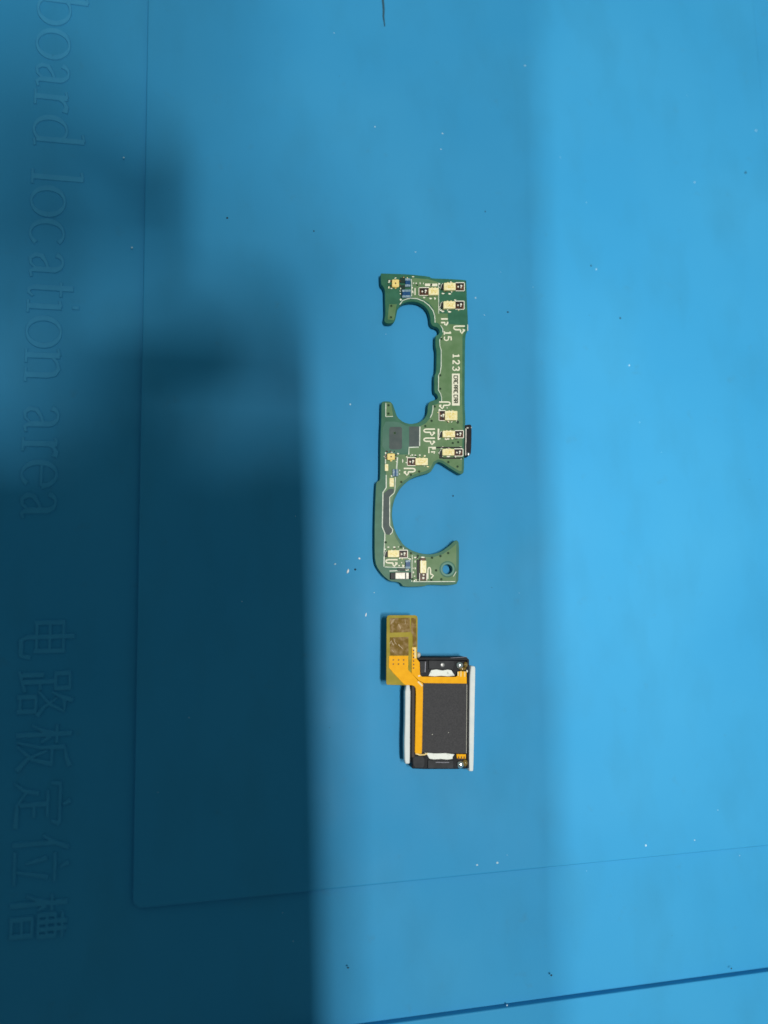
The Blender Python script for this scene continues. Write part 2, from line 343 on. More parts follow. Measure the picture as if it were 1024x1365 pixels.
POUR = [(549, 370.4), (571, 372.2), (584.6, 376.4), (585, 417.5), (597, 418), (597.6, 432), (618.6, 433), (618.6, 444), (616.6, 449), (616.4, 480), (616.2, 537), (617, 562), (616.4, 600), (615.6, 627.5), (612.5, 628), (600, 620.4), (591, 614.3), (584.3, 612.3),
        (578, 615.6), (573.6, 624.6), (567, 628), (557, 630.8), (547, 634.6), (538.6, 640.8), (531, 649.2), (524.7, 660.5), (521.2, 674), (520.4, 687.5), (522.2, 702.6), (527.2, 716.3), (536.4, 730.4), (548, 737.4), (561.5, 741.8), (576.4, 743), (590, 739),
        (601.8, 731), (608.4, 725), (608.4, 752), (607.8, 775.4), (571, 775.8), (549.6, 775.6), (548, 757), (513, 756.2), (513, 712), (509.2, 702.5), (510.2, 657.5), (514.6, 652), (515, 606), (544, 606), (544.8, 596), (559, 595.4), (559.8, 568.4), (567.5, 564.4),
        (573.5, 557.4), (576.8, 550.5), (577.4, 540.4), (588, 536.6), (589, 533.6), (588.3, 526.6), (584.4, 520.2), (584.6, 500.4), (587.6, 496.6), (588.2, 466), (586.4, 459.5), (587.2, 451), (590.6, 444), (590, 437.6), (584.4, 431), (580.6, 429.5), (580, 418.5), (577.6, 411), (571.4, 403), (562, 398), (549, 396.4)]
plate('copper_pour', POUR, Z1 - 0.05 * MM, Zp, M_POUR, cb, 0, [circ(596.7, 758.8, 11.0, 32)])
plate('copper_pour', [(519, 405.5), (529, 405.5), (525.4, 426.6), (516.8, 425.8)], Z1 - 0.05 * MM, Zp, M_POUR, cb)
plate('copper_pour', [(514, 536.9), (521.6, 536.9), (524.2, 555.5), (514, 555.5)], Z1 - 0.05 * MM, Zp, M_POUR, cb)
plate('hole_ring', circ(596.7, 758.8, 9.2, 32), Z1 - 0.05 * MM, Zp + E, mat('ring_mask', (0.10, 0.24, 0.19), 0.35), cb, 0, [circ(596.7, 758.8, 6.9, 32)])
plate('bare_area', [(510.5, 562), (530, 562), (545, 569), (558.5, 568.5), (558.5, 594.6), (543.8, 595), (543.6, 604.5), (509.5, 603)], Z1 - 0.04 * MM, Z1 + 0.4 * E, M_TEAL, cb, 0, smooth=1)
Zg = Zp + E
plate('contact_pad', rrect(519, 569, 536, 599, 3), Z1 - 0.04 * MM, Zg, M_GREY, cb)
plate('contact_pad', rrect(545.5, 568.5, 559, 595, 1), Z1 - 0.04 * MM, Zg, M_GREY, cb)
plate('contact_strip', [(518.9, 651.6), (525.2, 651.6), (524.7, 657), (518.9, 661.7), (518.9, 701.6), (523.1, 706.3), (522, 711), (517.3, 713.3), (513.4, 711), (510.5, 703), (510.8, 658.6), (515.8, 654)], Z1 - 0.04 * MM, Zg, M_GREY, cb, 0, smooth=1)
plate('shielded_area', [(586, 376), (619, 378), (620.4, 428), (598, 430.6), (597.6, 417.6), (586, 417)], Z1 - 0.04 * MM, Z1 + 0.6 * E, M_MASK, cb)
Zt = Zg + E
for w, pts in [
    (1.1, [(548.4, 372), (549, 378), (548.8, 395)]), (1.2, [(533, 406), (537, 400.5), (546, 397.4), (556, 398), (565, 401.5), (572, 407), (577.4, 414), (579.6, 421), (580.2, 430)]),
    (1.1, [(584.8, 377), (585, 418)]), (1.1, [(587.5, 433.5), (590.4, 438.5), (590.6, 443)]), (1.1, [(588.5, 449.6), (586.2, 453), (586.6, 461), (588.3, 467), (588.2, 488), (587, 496.6), (584.8, 500.4), (584.6, 520), (587.6, 525), (588.8, 530), (588.8, 535)]),
    (1.3, [(577.4, 540.4), (577.2, 546), (576, 552), (573.6, 557)]), (1.6, [(559.9, 568.5), (559.5, 594.6)]), (1.6, [(558.4, 596), (545.4, 596.4), (545, 606)]),
    (1.2, [(514.5, 537), (514.4, 555.4)]), (1.0, [(514.4, 555.4), (524, 555)]), (1.5, [(515, 633), (515, 650), (510.6, 656.5), (509.8, 702.5), (513.2, 711), (513, 721), (512.4, 730), (512, 755.4)]),
    (1.2, [(527.2, 636), (526.6, 653), (525.4, 657.4), (519.6, 662.6), (519.6, 700.4), (523.6, 705.6), (523, 709.5), (520.2, 712.6)]),
    (1.5, [(514.2, 604), (514, 618)]), (2.0, [(530, 609.4), (528.8, 625)]), (1.0, [(549.6, 740), (549, 775.4)]), (1.6, [(559.8, 764.5), (559.6, 775)]),
    (1.0, [(608.2, 762), (604.5, 768.4)]), (1.3, [(623.6, 432.5), (623.6, 441)]), (1.0, [(513, 755.8), (546, 757)]),
    (1.4, [(519.5, 761.2), (533, 760.6)]), (1.2, [(535, 760.4), (545, 760.2)]), (1.0, [(551, 775.4), (607, 775.2)])]:
    trace('trace', pts, w, Z1 - 0.02 * MM, Zt, M_TRACE, cb)

# plated through holes
def via_mesh():
    bm = bmesh.new(); n = 12; R1, R0 = 1.75 * PXM, 1.15 * PXM
    ro = [bm.verts.new((R1 * math.cos(2 * math.pi * i / n), R1 * math.sin(2 * math.pi * i / n), 0)) for i in range(n)]
    rm = [bm.verts.new((1.4 * PXM * math.cos(2 * math.pi * i / n), 1.4 * PXM * math.sin(2 * math.pi * i / n), 0.035 * MM)) for i in range(n)]
    ri = [bm.verts.new((R0 * math.cos(2 * math.pi * i / n), R0 * math.sin(2 * math.pi * i / n), 0.005 * MM)) for i in range(n)]
    for i in range(n):
        j = (i + 1) % n
        bm.faces.new((ro[i], ro[j], rm[j], rm[i])).material_index = 0
        bm.faces.new((rm[i], rm[j], ri[j], ri[i])).material_index = 1
    bm.faces.new(ri).material_index = 1
    me = bm_mesh(bm); me.materials.append(M_POUR); me.materials.append(M_VIA); return me
VIA = via_mesh()
for u, v in [(535, 642.5), (547.8, 633), (558.8, 628.6), (597.8, 616), (610, 622), (579.5, 542), (575.4, 561), (567, 568), (610.3, 563.3), (603.6, 590.6), (610.8, 589.4), (586.9, 500.3), (586.9, 518.3), (588.4, 451.9), (521.7, 407.8), (521.3, 423), (518, 540.3),
             (517.8, 551.3), (514.2, 723), (534.5, 729), (547.8, 737.5), (557, 741), (576, 743.4), (587.2, 741.2), (597.5, 737.2), (581.4, 760.3), (588.4, 772.3), (575, 772.8), (550, 772), (526.3, 577.3)]:
    link('via', VIA, None, cb, P(u, v, Zt) + Vector((0, 0, E)))

# silkscreen marks
def mark_up(u0, v0, u1, v1, flip=False, vert=False, name='printed_mark'):
    """the hooked U with a small pointer that is printed beside each component"""
    st = [[(1, .10), (.22, .10), (.07, .17), (.03, .30), (.07, .44), (.22, .52), (.62, .52)], [(.62, .52), (.62, .74), (.72, .95), (.90, .66), (1., .60)], [(.80, .50), (1., .56)]]
    bm = bmesh.new()
    for k, s in enumerate(st):
        pts = []
        for a, b in s:
            if vert: q = (u0 + (u1 - u0) * b, v0 + (v1 - v0) * a)
            else:
                a = 1 - a if flip else a; q = (u0 + (u1 - u0) * a, v0 + (v1 - v0) * b)
            pts.append(P(*q, Zt).xy)
        ribbon(bm, pts, [1.95 * PXM] * len(pts), Z1, Zt + E + k * 0.002 * MM)
    return link(name, bm_mesh(bm), M_SILK, cb)
mark_up(604.5, 433.6, 619.8, 445); mark_up(585.4, 534.8, 600.6, 545.4, True); mark_up(564.7, 571, 580, 581.2); mark_up(564.7, 583, 580, 593.2)
mark_up(538.3, 623.4, 554, 634, True); mark_up(514, 745, 530, 755.4); 
def mark_vert():
    st = [[(.10, 1), (.10, .22), (.17, .07), (.30, .03), (.44, .07), (.52, .22), (.52, .62)], [(.52, .62), (.74, .62), (.95, .72), (.66, .90), (.60, 1.)]]
    bm = bmesh.new()
    for k, s in enumerate(st):
        ribbon(bm, [P(569.6 + 8.6 * a, 756 + 15.6 * b, Zt).xy for a, b in s], [1.7 * PXM] * len(s), Z1, Zt + E + k * 0.002 * MM)
    link('printed_mark', bm_mesh(bm), M_SILK, cb)
mark_vert()
def strokes_px(name, sts, w=1.6):
    bm = bmesh.new()
    for k, s in enumerate(sts): ribbon(bm, [P(a, b, Zt).xy for a, b in s], [w * PXM] * len(s), Z1, Zt + E + k * 0.002 * MM)
    link(name, bm_mesh(bm), M_SILK, cb)
strokes_px('printed_mark', [[(588, 425.2), (597, 425.2)], [(588, 430), (593, 430), (593, 432.6), (595, 433.4), (596.8, 430.6), (596.8, 429)]], 2.2)
strokes_px('printed_mark', [[(571.8, 604), (571.8, 596.4), (581, 596.4)], [(576, 598.2), (581, 598.2)], [(574.6, 602.4), (580, 602.4), (578.4, 604.6)]], 1.8)
strokes_px('printed_bar', [[(584.6, 571.4), (584.6, 586.4)]], 2.4)
DIG = {'1': [[(.5, .02), (.5, .98)], [(.1, .04), (.9, .04)], [(.5, .96), (.15, .78)]],
       '2': [[(.05, .75), (.15, .92), (.45, 1.), (.8, .92), (.92, .74), (.82, .55), (.4, .28), (.05, .05)], [(.05, .04), (.95, .04)]],
       '3': [[(.05, .80), (.2, .95), (.5, 1.), (.85, .90), (.90, .74), (.78, .58), (.45, .52)], [(.45, .52), (.85, .45), (.95, .26), (.8, .07), (.45, .0), (.15, .05), (.03, .2)]],
       '5': [[(.9, .97), (.2, .97), (.12, .52)], [(.12, .54), (.5, .62), (.85, .52), (.95, .30), (.82, .08), (.45, .0), (.1, .08)]]}
def silk_text(c, u, v, h):
    """a digit that reads down the board, its top towards the right edge"""
    wd = h * .62
    bm = bmesh.new()
    for k, st in enumerate(DIG[c]):
        ribbon(bm, [P(u - h / 2 + h * b, v - wd / 2 + wd * a, Zt).xy for a, b in st], [(2.0 if k == 0 else 1.6) * PXM] * len(st), Z1, Zt + E + k * 0.002 * MM)
    link('printed_digit', bm_mesh(bm), M_SILK, cb)
silk_text('1', 596.8, 443.9, 9.6); silk_text('5', 597, 451.2, 9.6)
silk_text('1', 608.3, 474.6, 8.8); silk_text('2', 608.1, 482.8, 8.8); silk_text('3', 608.0, 491.4, 8.8)
plate('printed_box', rect(602.6, 498, 612.9, 540.6), Z1, Zt + E, M_SILK, cb)
M_INK = mat('dark_ink', (0.045, 0.060, 0.032), 0.6)
for g0, kinds in ((501.0, 'CBC'), (513.6, 'BBC'), (526.6, 'CBB')):       # three groups of three tiny glyphs, too small to read
    for j, kd in enumerate(kinds):
        y = g0 + j * 3.9
        sts = {'E': [[(605.0, y), (610.2, y)], [(610, y), (610, y + 2.9)], [(607.6, y), (607.6, y + 2.2)], [(605.2, y), (605.2, y + 2.9)]],
               'T': [[(605.0, y + 1.5), (610.4, y + 1.5)], [(610, y), (610, y + 3.2)]],
               'B': [[(605.0, y), (610.4, y)], [(605.0, y + 2.5), (610.4, y + 2.5)], [(610, y), (610, y + 2.4)], [(607.6, y), (607.6, y + 2.4)]],
               'C': [[(605.0, y), (610.4, y)], [(610, y), (610, y + 2.9)], [(605.2, y), (605.2, y + 2.9)]]}[kd]
        bm = bmesh.new()
        for i, st in enumerate(sts): ribbon(bm, [P(p, q, Zt).xy for p, q in st], [1.3 * PXM] * 2, Z1, Zt + 2 * E + i * 0.002 * MM)
        link('printed_glyph', bm_mesh(bm), M_INK, cb)

# components
ZC = Zp
def led(u0, v0, u1, v1, side, cw, name='led_package', hb=0.62, mt=M_LED, dark=0.0):
    """cream moulded body with a brown contact end and two solder fillets, inside a tinned outline"""
    vert = side in ('down', 'up')
    root = rbox(name, u0, v0, u1, v1, ZC - 0.02 * MM, ZC + hb * MM, mt, cb, 0.05 * MM, 1.0)
    if not vert and mt is M_LED:
        ln_ = rbox('lens', u0 + 3.2, v0 + 2.4, u1 - 3.0, v1 - 2.2, ZC + (hb - .1) * MM, ZC + (hb + .02) * MM, mat('phosphor_resin', (0.80, 0.62, 0.20), 0.3, 0, (3800, (0.95, 0.84, 0.50), 0.42, 0.62)), root, 0.015 * MM, 1.2)
    if side == 'right': a = (u1 - .3, v0 + .4, u1 + cw, v1 + .3)
    elif side == 'left': a = (u0 - cw, v0 + .2, u0 + .3, v1)
    else: a = (u0, v1 - .3, u1, v1 + cw)
    rbox('contact', *a, ZC - 0.02 * MM, ZC + 0.30 * MM, M_BROWN, root, 0.03 * MM, .5)
    if side != 'down':
        mu = a[0] + (a[2] - a[0]) * .48
        rbox('gap', mu - .8, a[1] + .6, mu + .9, a[3] - .6, ZC + 0.2 * MM, ZC + 0.31 * MM, M_BLACK, root, 0.01 * MM, .3)
        rbox('gap', a[0] + .8, a[1] + .5, a[2] - .8, a[1] + 2.2, ZC + 0.2 * MM, ZC + 0.315 * MM, M_BLACK, root, 0.01 * MM, .3)
    # tinned rails along the contact end
    if not vert:
        for vv in (a[1] - .5, a[3] + .5):
            rbox('rail', a[0], vv - .55, a[2] + .4, vv + .55, ZC - 0.02 * MM, ZC + 0.20 * MM, M_SOLDERP, root, 0.02 * MM, .3)
        e = a[2] + .5 if side == 'right' else a[0] - .5
        rbox('rail', e - .5, a[1] - .4, e + .5, a[3] + .4, ZC - 0.02 * MM, ZC + 0.22 * MM, M_SOLDERP, root, 0.02 * MM, .3)
        mv = (a[1] + a[3]) / 2
        for t, dv, r in ((.30, .3, 1.35), (.66, -.9, 1.6), (.62, 1.6, 1.0)):
            blob('solder_joint', a[0] + (a[2] - a[0]) * t, mv + dv, r, r * 1.05, ZC + 0.29 * MM, 0.14 * MM, M_SOLDERP, root)
        for t in (.32, .62):                           # moulding nubs on the long edge
            blob('nub', u0 + (u1 - u0) * t, v0 + .2, 1.5, .9, ZC + (hb - .18) * MM, 0.16 * MM, mt, root)
        if side == 'right':
            rbox('dark_end', u0 - 3.6, v0 + 1.2, u0 + .2, v1 - .4, ZC - 0.02 * MM, ZC + 0.26 * MM, M_BLACK, root, 0.03 * MM, .6)  # black block standing in for the shade left of the body
            trace('bond_wire', [(u0 - 4.6, v1 - 1.5), (u0 - 3.4, v0 + 2.6), (u0 - 1.4, v0 + .6)], .7, ZC + 0.25 * MM, ZC + 0.30 * MM, M_TRACE, root)
    else:
        for uu in (a[0] - .5, a[2] + .5):
            rbox('rail', uu - .5, a[1], uu + .5, a[3], ZC - 0.02 * MM, ZC + 0.20 * MM, M_SOLDERP, root, 0.02 * MM, .3)
        for dt, r in ((.25, 1.4), (.68, 1.7)):
            blob('solder_joint', (a[0] + a[2]) / 2 + (.5 - dt), a[1] + (a[3] - a[1]) * dt, r * 1.1, r, ZC + 0.29 * MM, 0.14 * MM, M_SOLDERP, root)
        rbox('dark_end', u0 - .4, v0 - 3.4, u1 - 1, v0 + .3, ZC - 0.02 * MM, ZC + 0.26 * MM, M_BROWN, root, 0.03 * MM, .5)
        rbox('rail', u0 + 1.6, v0 - .5, u0 + 2.5, v1 + .2, ZC + 0.4 * MM, ZC + (hb + .03) * MM, M_SOLDERP, root, 0.01 * MM, .3)
    return root
rc = random.Random(11)
def clutter(u0, v0, u1, v1, n):
    """crumbs of tin, flux and tiny pads that crowd the edge of a hand-soldered part"""
    for _ in range(n):
        if rc.random() < .62: u = rc.uniform(u0 - 3, u1 + 3); v = (v0 - rc.uniform(.8, 2.6)) if rc.random() < .5 else (v1 + rc.uniform(.8, 2.6))
        else: v = rc.uniform(v0, v1); u = u0 - rc.uniform(.8, 2.6)
        m = rc.choice([M_SOLDERP, M_SOLDERP, M_SILK, M_BROWN, M_BLACK, M_LED])
        w, h = rc.uniform(.5, 1.5), rc.uniform(.4, .9)
        rbox('solder_crumb', u - w, v - h, u + w, v + h, ZC - 0.02 * MM, ZC + rc.uniform(.05, .12) * MM, m, cb, 0.02 * MM, .3, rc.uniform(-.5, .5))
for q in ((552, 381, 585, 393), (588, 377, 618, 387), (588, 402, 618, 411), (587, 548, 610, 560), (588, 574, 616, 583), (588, 598, 615, 607), (544, 609, 571, 620), (516, 733, 544, 743), (553, 746, 569, 772), (520, 372, 533, 383), (515, 604, 527, 613), (536, 371, 548, 396), (538, 746, 548, 758)):
    clutter(*q, 9)
led(592, 376.8, 607.7, 386.6, 'right', 11); led(591.4, 401.4, 607.4, 411.2, 'right', 11)
led(593.4, 547.6, 610, 560, 'left', 7.5); led(590.2, 574, 606.9, 582.8, 'right', 10.6); led(590, 598.4, 606, 607, 'right', 10.8)
led(554, 610.4, 570.6, 620, 'left', 10.4); led(571.6, 383.6, 585, 393, 'left', 12.5); led(517.2, 733.4, 532.4, 742.8, 'right', 10.6); led(560.2, 747.2, 568.6, 764, 'down', 9.8)
def sensor(u0, v0, u1, v1):
    root = rbox('light_sensor', u0, v0, u1, v1, ZC - 0.02 * MM, ZC + 0.45 * MM, M_GOLD, cb, 0.05 * MM, 1.4)
    cu, cv = (u0 + u1) / 2, (v0 + v1) / 2
    rbox('aperture', cu - .9, cv - .9, cu + .9, cv + .9, ZC + 0.4 * MM, ZC + 0.47 * MM, M_BROWN, root, 0.01 * MM, .6)
    for uu, vv in ((u0 - 1.4, v0 + 2), (u0 - 1.4, v1 - 2.2), (u1 + 1.3, v0 + 2.4), (u1 + 1.2, v1 - 2), (cu, v1 + 1.1)):
        rbox('terminal', uu - 1.1, vv - .9, uu + 1.1, vv + .9, ZC - 0.02 * MM, ZC + 0.16 * MM, M_GOLD if uu == cu else M_BROWN, root, 0.02 * MM, .3)
sensor(522.8, 372.4, 532.2, 382.6); sensor(516.4, 604.4, 526.6, 613)
def chip_resistor(u0, v0, u1, v1, vert=True):
    root = rbox('chip_resistor', u0, v0, u1, v1, ZC - 0.02 * MM, ZC + 0.36 * MM, M_BLUE, cb, 0.03 * MM, .6)
    if vert:
        for a, b in ((v0 - .9, v0 + 2.0), (v1 - 2.0, v1 + .9)):
            rbox('terminal', u0 - .4, a, u1 + .4, b, ZC - 0.01 * MM, ZC + 0.385 * MM, mat('dull_tin', (0.17, 0.27, 0.34), 0.4, 0.0, (5200, (0.45, 0.52, 0.56), 0.5, 0.66)), root, 0.03 * MM, .5)
    else:
        for a, b in ((u0 - .9, u0 + 1.8), (u1 - 1.8, u1 + .9)):
            rbox('terminal', a, v0 - .3, b, v1 + .3, ZC - 0.01 * MM, ZC + 0.385 * MM, mat('dull_tin', (0.17, 0.27, 0.34), 0.4, 0.0, (5200, (0.45, 0.52, 0.56), 0.5, 0.66)), root, 0.03 * MM, .5)
chip_resistor(540.6, 371.8, 547, 381); chip_resistor(536.6, 386.8, 547.2, 395.6); chip_resistor(524.4, 625.6, 530.2, 634.6, False); chip_resistor(541, 747.4, 547, 757)
b = rbox('inductor', 526.8, 762.8, 545.6, 772.2, ZC, ZC + 0.85 * MM, M_TIN, cb, 0.12 * MM, 1.4)
rbox('dark_end', 520.6, 763.4, 526.8, 772, ZC - 0.02 * MM, ZC + 0.4 * MM, M_BLACK, b, 0.05 * MM, .8)
rbox('dark_end', 546.1, 763.0, 548.6, 772, ZC - 0.02 * MM, ZC + 0.4 * MM, M_BLACK, b, 0.05 * MM, .8)
rbox('coil_window', 540, 763.6, 541.6, 771.6, ZC + 0.7 * MM, ZC + 0.862 * MM, M_GREY, b, 0.01 * MM, .3)
for r in ((513.2, 618.6, 517.8, 627.8), (519.4, 637, 525.2, 648.8), (566.6, 377.8, 574, 381.4), (575.8, 377.9, 583.2, 381.5), (552.6, 383.6, 554.2, 393.5)):
    rbox('solder_pad', *r, ZC - 0.02 * MM, ZC + 0.09 * MM, M_LED if r[0] < 530 else M_SILK, cb, 0.03 * MM, .7)
for r in ((534.6, 380, 540, 397), (586.0, 599.4, 590, 611), (590, 609.6, 617, 611.4), (582, 595.6, 616, 597.2), (530, 757.5, 541, 761), (556, 746, 559.6, 772), (533.4, 370, 540, 377), (520, 764, 526.6, 772.4)):
    rbox('dark_patch', *r, ZC - 0.02 * MM, ZC + 0.13 * MM, M_BLACK if r[0] > 540 else mat('dark_green', (0.012, 0.035, 0.025), 0.4), cb, 0.03 * MM, .8)  # near-black patches laid between and beside the parts
# loose solder fillets and small pads round the parts
for u, v, a, c in [(536.4, 371.6, 1.5, 1.7), (536.6, 374.8, 1.2, 1.0), (539.4, 372.6, .8, .9), (534.6, 385, 1.4, 1.7), (534.2, 399.6, 1.6, 1.6), (540.8, 380.8, 1.8, 1.0), (520.2, 374.6, .9, 1.4), (521.8, 384.6, 1.6, .8),
                   (551.4, 377.6, .9, 1.2), (554.8, 377.8, 1.2, 1.2), (560, 377.8, .9, 1.8), (564.4, 378, .8, 1.4), (565.4, 396.8, 1.8, 1.1), (574, 398, 2.2, 1.3), (579.8, 398, 1.4, 1.9),
                   (590.6, 391.4, 2.4, 1.1), (599.4, 391.8, 2.4, 1.2), (590.2, 415.2, 2.4, 1.2), (599.2, 415.8, 2.6, 1.3), (586, 585, 1.6, 1), (593.4, 585, .9, 1.5), (597.6, 585.2, 2, 1.2), (602.4, 585, .7, 1.2),
                   (588.6, 608.2, 2.4, 1.3), (597.6, 608.6, 2.8, 1.2), (588.6, 597.4, 2.2, .9), (598, 597.2, 2.6, 1), (614.8, 596.6, .9, 1.8), (614.6, 611.4, .9, 1.6), (549.6, 606.6, 1.4, 1.2), (553.6, 607, 1.4, 1.2), (559.6, 606.8, 1.5, 1.2), (566.4, 607.4, 1.5, 1.0),
                   (551, 619.8, 1.8, 1.6), (560.6, 619, 1.8, 1.5), (565.8, 620.4, 1.5, 1.4), (536.8, 614.4, .9, 2.8), (530.6, 604.8, 1.6, 1.2), (514, 604, 1.2, 1.6), (522.4, 634.6, 1.9, 1.3), (532.8, 627, .8, 1.2), (532.6, 632, .9, 1.2),
                   (517.6, 729.4, 1.7, 1.1), (525.6, 729.4, 1.8, 1.3), (531, 729, .9, 1), (537.6, 731, 1.0, 1.4), (532, 754, 1.3, 1.3), (537.6, 754.4, 1.9, 1.6), (553.6, 743.2, 2.2, 1.2), (563.6, 743, 2.8, 1.3), (553.4, 748.6, 1.1, 1.9), (553.4, 757.6, 1.1, 1.7),
                   (543, 742.4, 1.2, 1.4), (551, 763, 1.2, 1.5), (552.6, 768, 1.4, .9), (596, 543.8, .9, 1), (586, 547, 2.2, .9), (586, 560, 2.2, 1), (602, 562.6, 1, .8), (608.4, 561, .9, 1)]:
    blob('solder_fillet', u, v, a, c, ZC, 0.13 * MM, M_SOLDERP, cb, 0.12)
# side switch standing on the mat, soldered under the right edge
sw_ = plate('side_switch', [(618, 567), (627.5, 565.5), (629, 569), (628.4, 603), (626, 608), (618, 608.4)], 0.0, 1.32 * MM, M_PLAST, cb, 0.06 * MM, smooth=1)
plate('metal_clip', [(620.6, 571), (622, 571), (622, 588), (621.4, 594), (621.6, 607), (620.4, 607)], 1.2 * MM, 1.36 * MM, M_TIN, sw_, 0.02 * MM)
blob('solder_joint', 624.4, 605.4, 2.4, 2.8, 1.29 * MM, 0.2 * MM, M_SOLDER, sw_)
blob('solder_joint', 623.4, 570.4, 2.0, 1.2, 1.3 * MM, 0.12 * MM, M_TIN, sw_)
blob('solder_joint', 628, 570.0, .9, 1.4, 1.22 * MM, 0.12 * MM, M_TIN, sw_)
# parts on the underside carry the board
for r in ((512, 700, 522, 765), (560, 744, 590, 770), (588, 470, 614, 530), (514, 580, 550, 600), (590, 380, 616, 420)):
    rbox('underside_part', *r, 0.0, Z0 + 0.02 * MM, M_BLACK, cb, 0.03 * MM, 1)

# ------------------------------------------------------------------ loudspeaker module
sp = empty('speaker_module', (0, 0, 0), 'black loudspeaker module with orange flex cable and white foam sides', 'speaker')
T = 3.5 * MM                                          # height of its top face
plate('housing', [(556.5, 879.5), (622, 880), (625.4, 884), (625, 1022), (622.5, 1025.4), (550.6, 1025.4), (548.8, 1022), (549.2, 900), (552, 893)], 0.0, T - 0.35 * MM, M_PLAST, sp, 0.12 * MM, smooth=1)
plate('top_wall', [(556.5, 876), (622, 876), (625.6, 879.5), (625.6, 888), (623.4, 888), (622.6, 880.4), (556.5, 880.2)], 0.3 * MM, T - 0.05 * MM, M_PLAST, sp, 0.08 * MM)
trace('bright_edge', [(601, 877.0), (612, 876.4), (623, 875.6)], .45, T - 0.08 * MM, T - 0.02 * MM, mat('grey_edge', (0.25, 0.24, 0.28), 0.4), sp)  # thin paler grey strip on the black plastic, repeated on the blocks below
rbox('side_wall', 622.6, 886, 625.6, 1024, T - 0.5 * MM, T - 0.08 * MM, M_PLAST, sp, 0.06 * MM, .8)
rbox('side_wall', 548.9, 914, 553.2, 1010, T - 0.5 * MM, T - 0.12 * MM, mat('brown_black_plastic', (0.05, 0.038, 0.034), 0.55), sp, 0.06 * MM, .8)
c1 = plate('clip_block', [(571.4, 880.4), (605.6, 880.8), (604.8, 892), (572, 891.6)], T - 0.5 * MM, T - 0.05 * MM, M_PLASG, sp, 0.06 * MM)
blob('rivet', 590, 886.4, 3.0, 3.0, T - 0.06 * MM, 0.07 * MM, mat('dull_rivet', (0.28, 0.28, 0.27), 0.35, 0.4), c1, 0)
plate('corner_block', [(559.6, 881), (568.4, 881), (568, 897), (560.6, 898)], T - 0.5 * MM, T - 0.10 * MM, M_PLASG, sp, 0.08 * MM)
trace('bright_edge', [(567.4, 882), (566.8, 896)], 1.0, T - 0.12 * MM, T - 0.07 * MM, mat('grey_edge', (0.25, 0.24, 0.28), 0.4), sp)
plate('corner_block', [(550, 1007.6), (566.4, 1007.4), (567, 1023.8), (551, 1024.4)], T - 0.5 * MM, T - 0.08 * MM, M_PLASG, sp, 0.1 * MM, smooth=1)
plate('clip_block', [(570.6, 1013), (604.6, 1013.4), (604.8, 1024.6), (570.4, 1024.4)], T - 0.5 * MM, T - 0.02 * MM, M_PLASG, sp, 0.08 * MM)
trace('bright_edge', [(581, 1016.2), (599, 1016.4)], .8, T - 0.05 * MM, T + 0.01 * MM, mat('grey_edge', (0.25, 0.24, 0.28)), sp)
plate('graphite_sheet', [(563.4, 910.6), (622.4, 911), (621.6, 1004.4), (562, 1002.4)], T - 0.5 * MM, T + 0.02 * MM, M_SHEET, sp, 0.03 * MM)
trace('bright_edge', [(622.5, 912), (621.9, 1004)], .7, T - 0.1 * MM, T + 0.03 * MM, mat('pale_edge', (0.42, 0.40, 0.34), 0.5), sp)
plate('adhesive_label', [(575, 893.4), (582, 892.4), (590, 893.8), (597, 892.6), (602, 893.6), (604, 897), (606.4, 900.6), (598, 901.6), (588, 900.8), (580, 901.6), (571.6, 901), (573.4, 896.6)], T - 0.5 * MM, T - 0.06 * MM, M_LABEL, sp, 0.02 * MM)
plate('adhesive_label', [(566, 1003.4), (580, 1004.4), (594, 1004), (606, 1005.6), (603.4, 1009), (603.4, 1011.6), (596, 1012.6), (588, 1011.8), (579, 1012.4), (572.6, 1011.4), (570, 1006.6)], T - 0.5 * MM, T - 0.07 * MM, M_LABEL, sp, 0.02 * MM)
# foam strips
plate('foam_strip', [(540.4, 913), (547.8, 913), (547.2, 960), (546.9, 1017), (545, 1018.4), (539.8, 1018), (539.2, 990), (540.2, 960)], 1.7 * MM, 2.9 * MM, M_FOAM, sp, 0.15 * MM, smooth=1)
plate('foam_strip', [(626.6, 888), (633.4, 888), (634.2, 892), (632.8, 960), (631.6, 1027), (630, 1028.4), (624.8, 1028), (625.6, 960)], 0.0, 2.8 * MM, M_FOAM, sp, 0.15 * MM, smooth=1)
